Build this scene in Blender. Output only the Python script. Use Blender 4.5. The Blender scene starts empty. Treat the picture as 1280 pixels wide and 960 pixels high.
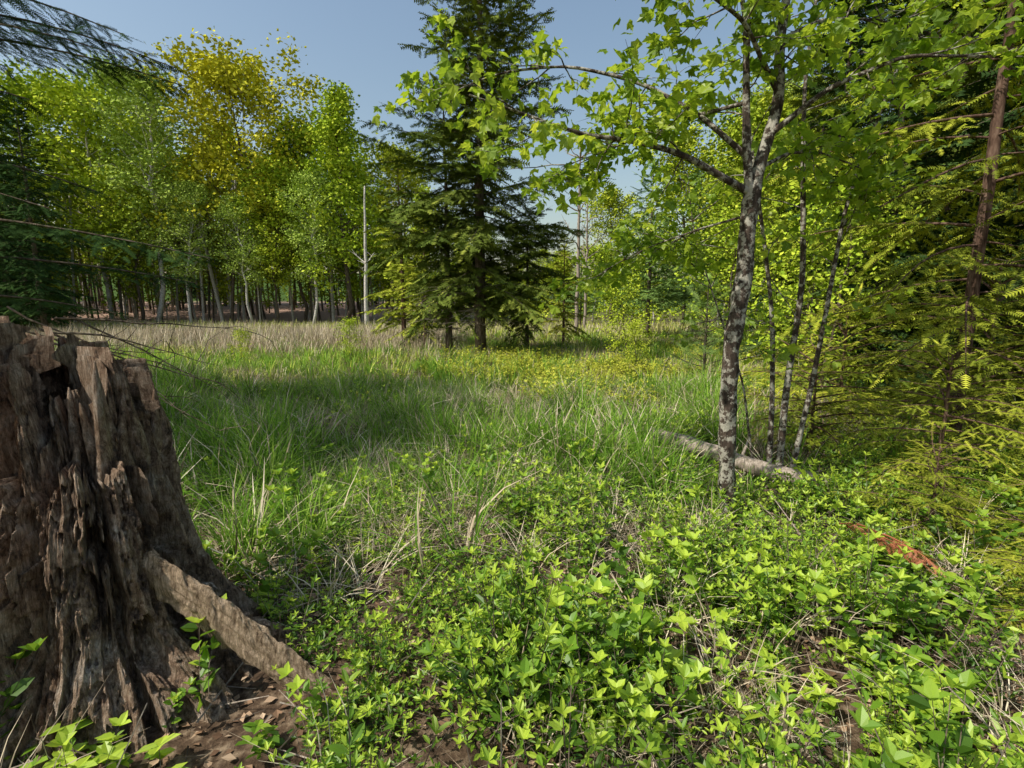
import bpy, math, numpy as np
from mathutils import Vector
rng=np.random.default_rng(7)
scene=bpy.context.scene
UP=np.array([0,0,1.0])
def nrm(a): 
    return a/np.maximum(np.linalg.norm(a,axis=-1,keepdims=True),1e-9)
# ---------- noise
_T=np.random.default_rng(3).random((256,256,))
def vn2(x,y,s=0):
    x=np.asarray(x,float)+s*17.3; y=np.asarray(y,float)+s*9.1
    xi=np.floor(x).astype(int); yi=np.floor(y).astype(int); fx=x-xi; fy=y-yi
    fx=fx*fx*(3-2*fx); fy=fy*fy*(3-2*fy)
    a=_T[xi&255,yi&255];b=_T[(xi+1)&255,yi&255];c=_T[xi&255,(yi+1)&255];d=_T[(xi+1)&255,(yi+1)&255]
    return (a*(1-fx)+b*fx)*(1-fy)+(c*(1-fx)+d*fx)*fy
def fbm(x,y,s=0,o=4):
    r=0;a=.5
    for i in range(o):
        r=r+a*vn2(np.asarray(x)*2**i,np.asarray(y)*2**i,s+i);a*=.5
    return r/(1-.5**o)
def sm(a,b,x):
    t=np.clip((x-a)/(b-a),0,1);return t*t*(3-2*t)
def gh(x,y):
    x=np.asarray(x,float);y=np.asarray(y,float)
    h=.16*(fbm(x*.5,y*.5,1,3)-.5)+.05*(fbm(x*3,y*3,2,3)-.5)
    h=h*sm(.0,2.5,np.hypot(x,y))
    h=h+sm(38,62,y)*1.3*sm(10,-10,x)+sm(38,90,y)*.8+sm(14,40,x-y*.2)*.6+sm(75,170,y)*9
    return h
# ---------- mesh builder
class MB:
    def __init__(s): s.V=[];s.L=[];s.Z=[];s.M=[];s.A=[];s.S=[];s.n=0
    def raw(s,v,loops,sizes,mat,val,smooth=False):
        v=np.asarray(v,float).reshape(-1,3)
        s.V.append(v);s.L.append(np.asarray(loops).ravel()+s.n);sizes=np.asarray(sizes).ravel();s.Z.append(sizes)
        s.M.append(np.broadcast_to(np.asarray(mat),(len(sizes),)));s.S.append(np.full(len(sizes),smooth))
        s.A.append(np.broadcast_to(np.asarray(val,float),(len(v),)) );s.n+=len(v)
    def batch(s,T,pos,R,sc,mat,val):
        Tv,Tf=T;pos=np.asarray(pos);N=len(pos)
        if N==0:return
        k=len(Tv)
        sc=np.broadcast_to(np.asarray(sc,float),(N,))
        v=pos[:,None]+sc[:,None,None]*np.einsum('nij,kj->nki',R,Tv)
        fl=np.array([i for f in Tf for i in f]);fz=np.array([len(f) for f in Tf])
        loops=(fl[None]+np.arange(N)[:,None]*k)
        val=np.repeat(np.broadcast_to(np.asarray(val,float),(N,)),k)
        s.raw(v,loops,np.tile(fz,N),mat,val)
    def tube(s,pts,rad,sides=6,mat=0,val=.5,rough=0.0,cap=True):
        pts=np.asarray(pts,float);n=len(pts);rad=np.broadcast_to(np.asarray(rad,float),(n,))
        d=nrm(np.gradient(pts,axis=0))
        ref=np.array([1,0,0]) if abs(d[0][0])<.7 else np.array([0,1.,0])
        a=nrm(np.cross(d,ref));b=np.cross(d,a)
        th=np.arange(sides)*2*math.pi/sides
        rr=rad[:,None]*np.ones(sides)[None]
        if rough: 
            zz=np.arange(n)[:,None]*.35
            rr=rr*(1+rough*(fbm(np.cos(th)[None]*2+9+zz*.3,np.sin(th)[None]*2+zz,5,3)-.5)*2)
        v=pts[:,None]+rr[...,None]*(np.cos(th)[None,:,None]*a[:,None]+np.sin(th)[None,:,None]*b[:,None])
        i=np.arange(n-1)[:,None];j=np.arange(sides)[None];j2=(j+1)%sides
        q=np.stack([i*sides+j,i*sides+j2,(i+1)*sides+j2,(i+1)*sides+j],-1).reshape(-1,4)
        loops=list(q.ravel());sizes=[4]*len(q)
        if cap: loops+=list(range((n-1)*sides,n*sides))+list(range(sides-1,-1,-1));sizes+=[sides,sides]
        s.raw(v,loops,sizes,mat,val,True)
    def pack(s):
        return [np.concatenate(q) for q in (s.V,s.L,s.Z,s.M,s.A)]
    def mesh(s,name,mats):
        me=bpy.data.meshes.new(name)
        V=np.concatenate(s.V);L=np.concatenate(s.L);Z=np.concatenate(s.Z)
        me.vertices.add(len(V));me.vertices.foreach_set('co',V.astype(np.float32).ravel())
        me.loops.add(len(L));me.loops.foreach_set('vertex_index',L.astype(np.int32))
        me.polygons.add(len(Z));st=np.concatenate([[0],np.cumsum(Z)[:-1]])
        me.polygons.foreach_set('loop_start',st.astype(np.int32))
        for m in mats: me.materials.append(m)
        me.polygons.foreach_set('material_index',np.concatenate(s.M).astype(np.int32))
        me.polygons.foreach_set('use_smooth',np.concatenate(s.S))
        me.update(calc_edges=True)
        at=me.attributes.new('tint','FLOAT','POINT');at.data.foreach_set('value',np.concatenate(s.A).astype(np.float32))
        return me
    def obj(s,name,mats,loc=(0,0,0)):
        o=bpy.data.objects.new(name,s.mesh(name,mats));scene.collection.objects.link(o);o.location=loc;return o
def link(name,me,x,y,sc=1,rot=0,dz=0,lean=(0,0)):
    o=bpy.data.objects.new(name,me);scene.collection.objects.link(o)
    o.location=(x,y,float(gh(x,y))-.03+dz);o.scale=(sc,)*3 if np.isscalar(sc) else sc;o.rotation_euler=(lean[0],lean[1],rot);return o
def frames(d,u):
    d=nrm(np.asarray(d,float));y=nrm(np.cross(u,d));z=np.cross(d,y)
    return np.stack([d,y,z],-1)
# ---------- materials
def newmat(n):
    m=bpy.data.materials.new(n);m.use_nodes=True;nt=m.node_tree;nt.nodes.clear();return m,nt,nt.nodes,nt.links
def ramp(N,stops):
    r=N.new('ShaderNodeValToRGB');e=r.color_ramp.elements
    while len(e)<len(stops):e.new(.5)
    for i,(p,c) in enumerate(stops):e[i].position=p;e[i].color=(*c,1)
    return r
def leafmat(n,cols,trans=.4,tcol=1.5,gloss=.0,vary=.35,hue=.01):
    m,nt,N,L=newmat(n)
    a=N.new('ShaderNodeAttribute');a.attribute_name='tint'
    r=ramp(N,[(i/(len(cols)-1),c) for i,c in enumerate(cols)]);L.new(a.outputs['Fac'],r.inputs[0])
    col=r.outputs[0]
    if vary:
        oi=N.new('ShaderNodeObjectInfo');mr=N.new('ShaderNodeMapRange');mr.inputs[3].default_value=1-vary;mr.inputs[4].default_value=1+vary
        L.new(oi.outputs['Random'],mr.inputs[0])
        mh=N.new('ShaderNodeMath');mh.operation='FRACT';ml=N.new('ShaderNodeMath');ml.operation='MULTIPLY';ml.inputs[1].default_value=7.31
        L.new(oi.outputs['Random'],ml.inputs[0]);L.new(ml.outputs[0],mh.inputs[0])
        m2=N.new('ShaderNodeMapRange');m2.inputs[3].default_value=.5-hue;m2.inputs[4].default_value=.5+hue*.4;L.new(mh.outputs[0],m2.inputs[0])
        hs=N.new('ShaderNodeHueSaturation');L.new(col,hs.inputs['Color']);L.new(mr.outputs[0],hs.inputs['Value']);L.new(m2.outputs[0],hs.inputs['Hue']);col=hs.outputs[0]
    d=N.new('ShaderNodeBsdfDiffuse');L.new(col,d.inputs[0]);out=d
    if trans:
        t=N.new('ShaderNodeBsdfTranslucent')
        h2=N.new('ShaderNodeHueSaturation');h2.inputs['Value'].default_value=tcol;h2.inputs['Hue'].default_value=.485;L.new(col,h2.inputs['Color']);L.new(h2.outputs[0],t.inputs[0])
        x=N.new('ShaderNodeMixShader');x.inputs[0].default_value=trans;L.new(d.outputs[0],x.inputs[1]);L.new(t.outputs[0],x.inputs[2]);out=x
    if gloss:
        g=N.new('ShaderNodeBsdfGlossy');g.inputs['Roughness'].default_value=.45;x2=N.new('ShaderNodeMixShader');x2.inputs[0].default_value=gloss
        L.new(out.outputs[0],x2.inputs[1]);L.new(g.outputs[0],x2.inputs[2]);out=x2
    o=N.new('ShaderNodeOutputMaterial');L.new(out.outputs[0],o.inputs[0]);return m
def barkmat(n,cols,scale=(6,6,1.5),bump=.5,dist=.01,lichen=None,lsc=14,detail=6):
    m,nt,N,L=newmat(n)
    tc=N.new('ShaderNodeTexCoord');mp=N.new('ShaderNodeMapping');mp.inputs['Scale'].default_value=scale
    L.new(tc.outputs['Object'],mp.inputs[0])
    no=N.new('ShaderNodeTexNoise');no.inputs['Scale'].default_value=4;no.inputs['Detail'].default_value=detail;no.inputs['Roughness'].default_value=.7
    L.new(mp.outputs[0],no.inputs['Vector'])
    k=len(cols);r=ramp(N,[(.3+.4*i/(k-1),c) for i,c in enumerate(cols)]);L.new(no.outputs[0],r.inputs[0]);col=r.outputs[0]
    if lichen:
        n2=N.new('ShaderNodeTexNoise');n2.inputs['Scale'].default_value=lsc;n2.inputs['Detail'].default_value=7;n2.inputs['Roughness'].default_value=.68;L.new(tc.outputs['Object'],n2.inputs['Vector'])
        r2=ramp(N,[(.49,(0,0,0)),(.56,(1,1,1))]);L.new(n2.outputs[0],r2.inputs[0])
        mx=N.new('ShaderNodeMix');mx.data_type='RGBA';L.new(r2.outputs[0],mx.inputs[0]);L.new(col,mx.inputs[6]);mx.inputs[7].default_value=(*lichen,1);col=mx.outputs[2]
    b=N.new('ShaderNodeBsdfPrincipled' if bump else 'ShaderNodeBsdfDiffuse');L.new(col,b.inputs[0])
    if bump:
        b.inputs['Roughness'].default_value=.9;b.inputs['Specular IOR Level'].default_value=.15
        bp=N.new('ShaderNodeBump');bp.inputs['Strength'].default_value=bump;bp.inputs['Distance'].default_value=dist;L.new(no.outputs[0],bp.inputs['Height']);L.new(bp.outputs[0],b.inputs['Normal'])
    o=N.new('ShaderNodeOutputMaterial');L.new(b.outputs[0],o.inputs[0]);return m
M_bark=barkmat('bark_dark',[(.03,.022,.016),(.12,.095,.07),(.2,.17,.13)],bump=0,detail=3)
M_pale=barkmat('bark_pale',[(.16,.14,.12),(.52,.49,.44),(.7,.66,.6)],scale=(2,2,6),bump=0,detail=3)
M_maple=barkmat('bark_maple_lichen',[(.016,.013,.01),(.065,.048,.037),(.15,.115,.09)],scale=(8,8,2.5),bump=1,dist=.015,lichen=(.38,.36,.3),lsc=20)
M_red=barkmat('bark_reddish',[(.04,.025,.018),(.12,.075,.055),(.22,.15,.11)],bump=0,detail=3)
M_grey=barkmat('dead_wood_grey',[(.1,.08,.06),(.3,.25,.2),(.5,.43,.36)],scale=(10,10,1.2),bump=.8)
M_farleaf=leafmat('leaf_far_green',[(.15,.24,.02),(.34,.45,.035),(.6,.66,.07)],trans=0,vary=.2,hue=.015)
M_yelleaf=leafmat('leaf_far_yellow',[(.28,.29,.025),(.5,.49,.035),(.7,.66,.07)],trans=0,vary=.04,hue=.0)
M_birchleaf=leafmat('leaf_birch',[(.18,.28,.04),(.36,.47,.08),(.52,.63,.14)],trans=0,vary=.12,hue=.006)
M_maple_leaf=leafmat('leaf_maple',[(.09,.18,.01),(.22,.34,.02),(.44,.53,.045)],trans=.5,tcol=1.6,vary=0,gloss=.03)
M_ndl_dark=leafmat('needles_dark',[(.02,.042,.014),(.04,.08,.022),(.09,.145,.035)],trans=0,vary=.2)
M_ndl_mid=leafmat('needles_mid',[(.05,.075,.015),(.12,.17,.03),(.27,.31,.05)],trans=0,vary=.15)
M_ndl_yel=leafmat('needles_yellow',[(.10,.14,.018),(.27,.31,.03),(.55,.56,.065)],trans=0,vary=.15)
M_ndl_pine=leafmat('needles_pine',[(.08,.16,.04),(.17,.28,.07),(.27,.4,.11)],trans=0,vary=.15)
M_grass=leafmat('grass_blade',[(.05,.12,.014),(.16,.33,.035),(.4,.58,.1)],trans=.3,vary=0)
M_grass2=leafmat('grass_blade_yellow',[(.2,.25,.035),(.42,.49,.075),(.64,.66,.17)],trans=0,vary=0)
M_straw=leafmat('straw',[(.26,.2,.13),(.52,.43,.3),(.78,.69,.51)],trans=0,vary=0)
M_shrub=leafmat('leaf_shrub',[(.04,.10,.012),(.16,.31,.025),(.46,.6,.06)],trans=.35,tcol=1.5,vary=0,gloss=.03)
M_shruby=leafmat('leaf_shrub_yellow',[(.22,.26,.025),(.44,.48,.05),(.65,.65,.11)],trans=0,vary=0)
M_litter=leafmat('dead_leaf',[(.1,.06,.038),(.27,.17,.105),(.5,.37,.25)],trans=0,vary=0)
M_rust=leafmat('dead_needles_rust',[(.2,.06,.03),(.38,.14,.07),(.52,.27,.16)],trans=0,vary=0)
# ---------- templates
def spray_t(n,nl,nw,L=1.0,brush=False):
    V=[(0,-.01,0),(0,.01,0),(L,0,0)];F=[(0,1,2)]
    for i in range(n):
        x=(i+.3)/n*L;k=nl*(1-.5*(x/L)**2)
        for sd in(-1,1):
            z=.35*k*((i*37%11)/11-.5)
            if brush: z=.9*k*((i*37%11)/11-.4)
            b=len(V);V+= [(x-nw,0,0),(x+nw,0,0),(x+k*.55,sd*k*.85,z)]
            F.append((b,b+1,b+2))
    return np.array(V,float),F
SP_near=spray_t(12,.2,.032);SP_n2=spray_t(7,.25,.055);SP_mid=spray_t(5,.34,.095)
SP_pine=spray_t(12,.5,.014,brush=True)
RH=(np.array([(0,0,0),(.5,.36,.08),(1,0,-.05),(.5,-.36,.08)],float),[(0,1,2,3)])
OV=(np.array([(0,0,0),(.35,.19,.06),(.75,.14,.03),(1,0,-.08),(.75,-.14,.03),(.35,-.19,.06)],float),[(0,3,2,1),(0,5,4,3)])
BL=(np.array([(0,0,0),(.25,.3,.08),(.65,.27,.04),(1,0,-.12),(.65,-.27,.04),(.25,-.3,.08)],float),[(0,3,2,1),(0,5,4,3)])
half=[(-.05,.3),(.16,.24),(.34,.58),(.46,.24),(.66,.3),(.7,.16)]
mlv=[(-.35,0,.03),(0,0,0),(.5,0,-.02),(1,0,-.16)]+[(x,y,.05-.12*(y>.5)) for x,y in half]+[(x,-y,.05-.12*(y>.5)) for x,y in half]
ML=(np.array(mlv,float),[(1,6,5,4),(1,2,7,6),(2,9,8,7),(2,3,9),(1,10,11,12),(1,12,13,2),(2,13,14,15),(2,15,3)])
def leaves(mb,T,centers,m,rad,size,mat,flat=.6,tb=None,r=rng,droop=0.):
    centers=np.asarray(centers);n=len(centers);c=np.repeat(centers,m,0)
    pos=c+r.normal(0,1,c.shape)*rad*np.array([1,1,.6])
    d=r.normal(0,1,c.shape);d[:,2]*=.5;d[:,2]-=droop
    u=r.normal(0,1,c.shape)*(1-flat)+UP*flat
    tb=r.random(n) if tb is None else tb
    val=np.clip(np.repeat(tb,m)*.55+r.random(n*m)*.45,0,1)
    mb.batch(T,pos,frames(d,u),size*r.uniform(.6,1.25,n*m),mat,val)
# ---------- conifer
def bough(S,mb,p0,d0,L,sag,r,ds,tlr,sl,r0=.012,mat=0,lift=0.,ur=.35):
    M=8;t=np.linspace(0,1,M)[:,None];d0=nrm(np.asarray(d0,float))
    side0=nrm(np.cross(d0,UP));w=r.uniform(-.12,.12)*L
    f=lambda t:np.asarray(p0)+d0*L*t+UP*(lift*L*t-sag*L*t**2)+side0*w*np.sin(t*3)
    mb.tube(f(t),r0*(1-t[:,0]*.85)+.001,4,mat,cap=False)
    n=max(3,int(L/ds));s=(np.arange(n)+r.random(n)*.6)/n;s=s[s>.1][:,None];n=len(s)
    P=f(s);D=nrm(f(s+.02)-P);b=r.random()
    for sd in(-1,1):
        side=nrm(np.cross(D,UP))*sd
        l=L*tlr*((1-s[:,0])**.75*1.05+.12)*r.uniform(.5,1.2,n)*np.minimum(1,s[:,0]*4)
        td=nrm(D*r.uniform(.45,.8,(n,1))+side*.8+UP*r.uniform(-.45,.1,(n,1)))
        st=sl*.5;K=int(l.max()/st)+1
        for k in range(K):
            m=(k*st<=l)
            if not m.any():break
            q=k*st
            pos=P[m]+td[m]*q-UP*(.25*q*q/(L*.4+.1))
            alt=1 if k%2 else -1
            perp=nrm(np.cross(td[m],UP))*alt
            dd=nrm(td[m]+perp*r.uniform(.2,.9,(m.sum(),1))+UP*r.uniform(-.5,.15,(m.sum(),1)))
            uu=UP+r.normal(0,ur,(m.sum(),3))
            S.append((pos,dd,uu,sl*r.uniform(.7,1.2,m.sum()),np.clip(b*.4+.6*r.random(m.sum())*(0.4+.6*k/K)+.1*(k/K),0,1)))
    e=f(np.linspace(.55,1,5)[:,None]);S.append((e,np.repeat(nrm(e[-1:]-e[-2:-1]),5,0),np.repeat(UP[None],5,0),np.full(5,sl),np.full(5,.8)))
def flush(S,mb,T,mat):
    if not S:return
    a=[np.concatenate([s[i] for s in S]) for i in range(5)]
    mb.batch(T,a[0],frames(a[1],a[2]),a[3],mat,a[4])
def conifer(name,mats,H,R,z0,nb,T,seed,ds=.12,tlr=.33,sl=.16,sag=.25,lift=.1,tr=.1,pw=.7,dead=0,bend=0.,ur=.4,jit=.15,lv=(.6,1.15),cl=.5):
    r=np.random.default_rng(seed);mb=MB();S=[]
    z=np.linspace(0,H,14);wx=np.cumsum(r.normal(0,.02*H/10,14))*.6+bend*(z/H)**2;wy=np.cumsum(r.normal(0,.02*H/10,14))*.6
    mb.tube(np.c_[wx,wy,z],tr*(1-z/H)**.8+.006,8,0,rough=.12)
    for i in range(nb):
        f=(i+r.random())/nb;zz=z0+(H-z0)*f*.985
        a=i*2.4+r.uniform(-.4,.4)
        clump=(1-cl/2)+cl*float(np.clip(2.2*vn2(math.cos(a)*1.1+9,math.sin(a)*1.1+zz*.8,seed%50)-.6,0,1))
        L=R*((1-f)**pw*.97+.05)*r.uniform(*lv)*min(1,.65+f*4)*clump
        d=np.array([math.cos(a),math.sin(a),r.uniform(-jit,jit)])
        bough(S,mb,(np.interp(zz,z,wx),np.interp(zz,z,wy),zz),d,L,sag*r.uniform(.6,1.5)*(1.2-f),r,ds,tlr,sl,r0=.006+.009*L/2,lift=lift+.5*f*f,ur=ur)
    for i in range(dead):
        zz=r.uniform(.15,1)*z0*1.5+.2;a=r.uniform(0,6.28);L=R*r.uniform(.3,.8)
        t=np.linspace(0,1,6)[:,None]
        for q in range(4):
            a2=a+r.uniform(-.5,.5);pts=np.array([0,0,zz])+np.array([math.cos(a2),math.sin(a2),0])*L*t*r.uniform(.5,1)+UP*(r.uniform(-.3,.1)*t**2)*L+r.normal(0,.02,(6,3))*t
            mb.tube(pts,.01*(1-t[:,0]*.8),4,2 if len(mats)>2 else 0,cap=False)
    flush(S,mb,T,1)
    return mb.mesh(name,mats)
# ---------- deciduous
def limb(mb,p,d,L,r0,r,n=7,upb=.2,wob=.08,sides=5,mat=0):
    pts=[np.array(p,float)];d=nrm(np.array(d,float));k=L/(n-1)
    for i in range(n-1):
        d=nrm(d+r.normal(0,wob,3)+UP*upb/n);pts.append(pts[-1]+d*k)
    pts=np.array(pts);mb.tube(pts,r0*(1-np.linspace(0,.85,n)),sides,mat,cap=False);return pts
def decid(name,mats,H,R,zf,nl,seed,ls=.2,m=16,tr=.16,rad=.4,ell=1.,fill=1,lean=0.,T=None):
    r=np.random.default_rng(seed);mb=MB();C=[]
    z=np.linspace(0,H*.95,12);wx=np.cumsum(r.normal(0,.012*H,12))+lean*z/H;wy=np.cumsum(r.normal(0,.012*H,12));wx[0]=wy[0]=0
    mb.tube(np.c_[wx,wy,z],tr*(1-z/H)**.8+.01,8,0,rough=.1)
    for i in range(nl):
        f=(i+r.random())/nl;zz=H*(zf+(1-zf)*f)*.96
        prof=(math.sin(math.pi*min(1,(f*.82+.16)))**.7)*ell+(1-ell)*(1-f)
        L=R*max(.15,prof)*r.uniform(.6,1.15);a=i*2.4+r.uniform(-.5,.5)
        d=np.array([math.cos(a),math.sin(a),.35+.9*f]);p=(np.interp(zz,z,wx),np.interp(zz,z,wy),zz)
        P=limb(mb,p,d,L,tr*.3*(1-f*.6),r,n=6,sides=4)
        for q in range(6):
            b=P[r.integers(2,6)] if q<5 else P[-1]
            d2=nrm(d*.6+r.normal(0,.7,3)+UP*.15);P2=limb(mb,b,d2,L*r.uniform(.25,.5),tr*.08,r,4,sides=3)
            for w in range(2*fill):
                C.append(P2[r.integers(1,4)]+r.normal(0,.15,3)*R*.25)
            C.append(P2[-1])
    C=np.array(C)
    leaves(mb,RH if T is None else T,C,m,rad,ls,1,flat=.35,r=r)
    return mb.mesh(name,mats)
# ---------- scattering baked into one mesh
def euler(rt):
    x,y,z=rt[:,0],rt[:,1],rt[:,2];cx,sx,cy,sy,cz,sz=np.cos(x),np.sin(x),np.cos(y),np.sin(y),np.cos(z),np.sin(z)
    return np.stack([np.stack([cz*cy,cz*sy*sx-sz*cx,cz*sy*cx+sz*sx],-1),np.stack([sz*cy,sz*sy*sx+cz*cx,sz*sy*cx-cz*sx],-1),np.stack([-sy,cy*sx,cy*cx],-1)],-2)
def bake(mb,packs,P,rot,scl,matmap=None,tv=.25):
    n=len(P);idx=rng.integers(0,len(packs),n);R=euler(rot)
    for k,(V,L,Z,M,A) in enumerate(packs):
        s=idx==k;m=s.sum()
        if not m:continue
        v=P[s][:,None]+scl[s][:,None,None]*np.einsum('nij,kj->nki',R[s],V)
        a=np.clip(A[None]+rng.uniform(-tv,tv,(m,1)),0,1)
        lo=L[None]+np.arange(m)[:,None]*len(V)
        mb.raw(v,lo,np.tile(Z,m),np.tile(M,m),a.ravel())
def inst(name,P,rot,scl,coll,nvar):
    me=bpy.data.meshes.new(name);n=len(P);me.vertices.add(n);me.vertices.foreach_set('co',np.asarray(P,np.float32).ravel())
    a=me.attributes.new('rot','FLOAT_VECTOR','POINT');a.data.foreach_set('vector',np.asarray(rot,np.float32).ravel())
    a=me.attributes.new('scl','FLOAT','POINT');a.data.foreach_set('value',np.asarray(scl,np.float32))
    a=me.attributes.new('idx','INT','POINT');a.data.foreach_set('value',rng.integers(0,nvar,n).astype(np.int32))
    o=bpy.data.objects.new(name,me);scene.collection.objects.link(o)
    g=bpy.data.node_groups.new(name,'GeometryNodeTree');g.interface.new_socket('Geometry',in_out='INPUT',socket_type='NodeSocketGeometry');g.interface.new_socket('Geometry',in_out='OUTPUT',socket_type='NodeSocketGeometry')
    N=g.nodes;L=g.links;gi=N.new('NodeGroupInput');go=N.new('NodeGroupOutput');ip=N.new('GeometryNodeInstanceOnPoints');ci=N.new('GeometryNodeCollectionInfo')
    ci.inputs['Collection'].default_value=coll;ci.inputs['Separate Children'].default_value=True;ci.inputs['Reset Children'].default_value=True
    ip.inputs['Pick Instance'].default_value=True
    def na(nm,t):
        x=N.new('GeometryNodeInputNamedAttribute');x.data_type=t;x.inputs['Name'].default_value=nm;return [q for q in x.outputs if q.enabled and q.name=='Attribute'][0]
    L.new(gi.outputs[0],ip.inputs['Points']);L.new(ci.outputs[0],ip.inputs['Instance']);L.new(na('idx','INT'),ip.inputs['Instance Index'])
    L.new(na('rot','FLOAT_VECTOR'),ip.inputs['Rotation']);L.new(na('scl','FLOAT'),ip.inputs['Scale']);L.new(ip.outputs[0],go.inputs[0])
    md=o.modifiers.new('instances','NODES');md.node_group=g;return o
def scatter(n,x0,x1,y0,y1,dens,tall=True):
    x=rng.uniform(x0,x1,n);y=rng.uniform(y0,y1,n)
    k=(rng.random(n)<dens(x,y))&(np.abs(x)<y*1.08+1.2)
    k&=~((np.hypot(x+1.75,y-2.05)<.5)|(np.hypot(x,y)<.7))
    # thin growth beside the fallen log and the leaning plank
    ld=((x-1.5)*1.3+(y-5.3)*1.15)/1.74
    if tall:
        k&=~((ld<.1)&(ld>-.38)&(x>1.35)&(x<2.8)&(y>3.9)&(rng.random(n)<.9))
        k&=~((x<-.68)&(x>-1.5)&(y<2.0)&(y>1.35)&(rng.random(n)<.75))
    x=x[k];y=y[k];return np.c_[x,y,gh(x,y)-.01]
def rots(n,t=.12): return np.c_[rng.normal(0,t,n),rng.normal(0,t,n),rng.uniform(0,6.28,n)]
def tuft(nb,rad,L,w,bend,dry=0.,seed=0,segs=4,mi=(0,1)):
    r=np.random.default_rng(seed);mb=MB();t=np.linspace(0,1,segs)
    for i in range(nb):
        a=r.uniform(0,6.28);rr=rad*math.sqrt(r.random());b=np.array([math.cos(a)*rr,math.sin(a)*rr,0]);a2=a+r.normal(0,.7)
        o=np.array([math.cos(a2),math.sin(a2),0]);l=L*r.uniform(.45,1.1);bd=min(bend*r.uniform(.2,1.5),1.3)
        c=b+UP*l*(t-bd*.5*t**2)[:,None]+o*(l*(.12*t+bd*.75*t**2.2))[:,None]
        sd=np.cross(o,UP);sd=nrm(sd+r.normal(0,.4,3)*np.array([1,1,0]));ww=(w*r.uniform(.7,1.2)*(1-t**2*.95))[:,None]
        v=np.stack([c-sd*ww,c+sd*ww],1).reshape(-1,3)
        lo=[]
        for k in range(segs-1):lo+=[2*k,2*k+1,2*k+3,2*k+2]
        mb.raw(v,lo,[4]*(segs-1),mi[1] if r.random()<dry else mi[0],r.random()*.75+.12)
    return mb.pack()
def plant(seed,h,nst,nlf,ls,T,spread=.6,flat=False):
    r=np.random.default_rng(seed);mb=MB()
    for i in range(nst):
        a=r.uniform(0,6.28);o=np.array([math.cos(a),math.sin(a),0]);t=np.linspace(0,1,3)[:,None];hh=h*r.uniform(.45,1.15);sp=spread*r.uniform(.3,1.3)
        f=lambda t:o*.03+UP*hh*t*(1-.15*t)+o*sp*hh*t**1.5
        mb.tube(f(t),.0025*(1-.6*t[:,0]),3,1,.3,cap=False)
        k=nlf;s=r.uniform(.25,1,k)[:,None];p=f(s);aa=np.arange(k)*2.4+a
        d=np.c_[np.cos(aa),np.sin(aa),r.uniform(-.1,.2 if flat else 1.0,k)];u=UP+r.normal(0,.5,(k,3))
        mb.batch(T,p+nrm(d)*.004,frames(d,u),ls*r.uniform(.5,1.2,k)*(1.1-.3*s[:,0]),0,np.clip(.1+.5*s[:,0]+r.normal(0,.15,k),0,1))
        k=4;aa=np.arange(k)*1.57+a;d=np.c_[np.cos(aa),np.sin(aa),r.uniform(0,.3,k) if flat else r.uniform(.6,1.5,k)];mb.batch(T,np.repeat(f(np.array([[1.]])),k,0),frames(d,np.repeat(UP[None],k,0)),ls*.75,0,r.uniform(.6,1,k))
    return mb.pack()
# ================= GROUND
def axis(a,b,n,p):
    t=np.linspace(-1,1,n);return np.sign(t)*np.abs(t)**p*(b-a)/2+(a+b)/2
xs=axis(-300,300,380,3.2);ys=axis(-296,304,380,3.2)
X,Y=np.meshgrid(xs,ys,indexing='ij');Z=gh(X,Y)
mb=MB();n=380;i=np.arange(n-1)[:,None];j=np.arange(n-1)[None]
mb.raw(np.stack([X,Y,Z],-1),np.stack([i*n+j,(i+1)*n+j,(i+1)*n+j+1,i*n+j+1],-1),np.full((n-1)**2,4),0,0,True)
m,nt,N,L=newmat('ground_soil_litter')
ge=N.new('ShaderNodeNewGeometry');sx=N.new('ShaderNodeSeparateXYZ');L.new(ge.outputs['Position'],sx.inputs[0])
def noi(s,d=6,r=.65):
    a=N.new('ShaderNodeTexNoise');a.inputs['Scale'].default_value=s;a.inputs['Detail'].default_value=d;a.inputs['Roughness'].default_value=r;L.new(ge.outputs['Position'],a.inputs['Vector']);return a
def mrange(sock,a,b):
    q=N.new('ShaderNodeMapRange');q.inputs[1].default_value=a;q.inputs[2].default_value=b;L.new(sock,q.inputs[0]);return q.outputs[0]
def mul(a,b):
    q=N.new('ShaderNodeMath');q.operation='MULTIPLY';L.new(a,q.inputs[0]);L.new(b,q.inputs[1]);return q.outputs[0]
def mixc(f,a,b):
    q=N.new('ShaderNodeMix');q.data_type='RGBA';L.new(f,q.inputs[0]);L.new(a,q.inputs[6])
    if isinstance(b,tuple): q.inputs[7].default_value=b
    else: L.new(b,q.inputs[7])
    return q.outputs[2]
n1=noi(18,4);n2=noi(.6,3);n3=noi(60,2)
r1=ramp(N,[(.3,(.03,.02,.013)),(.5,(.09,.06,.038)),(.68,(.24,.18,.12))]);L.new(n1.outputs[0],r1.inputs[0])
r2=ramp(N,[(.35,(.06,.09,.015)),(.7,(.2,.24,.05))]);L.new(n3.outputs[0],r2.inputs[0])
r3=ramp(N,[(.42,(0,0,0)),(.6,(1,1,1))]);L.new(n2.outputs[0],r3.inputs[0])
c1=mixc(mul(mrange(sx.outputs['Y'],6,12),r3.outputs[0]),r1.outputs[0],r2.outputs[0])
r4=ramp(N,[(.3,(.2,.12,.085)),(.65,(.55,.38,.29))]);L.new(n1.outputs[0],r4.inputs[0])
c2=mixc(mul(mrange(sx.outputs['Y'],37,41),mrange(sx.outputs['X'],-3,-8)),c1,r4.outputs[0])
c3=mixc(mrange(sx.outputs['Y'],66,80),c2,(.05,.09,.015,1))
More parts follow.
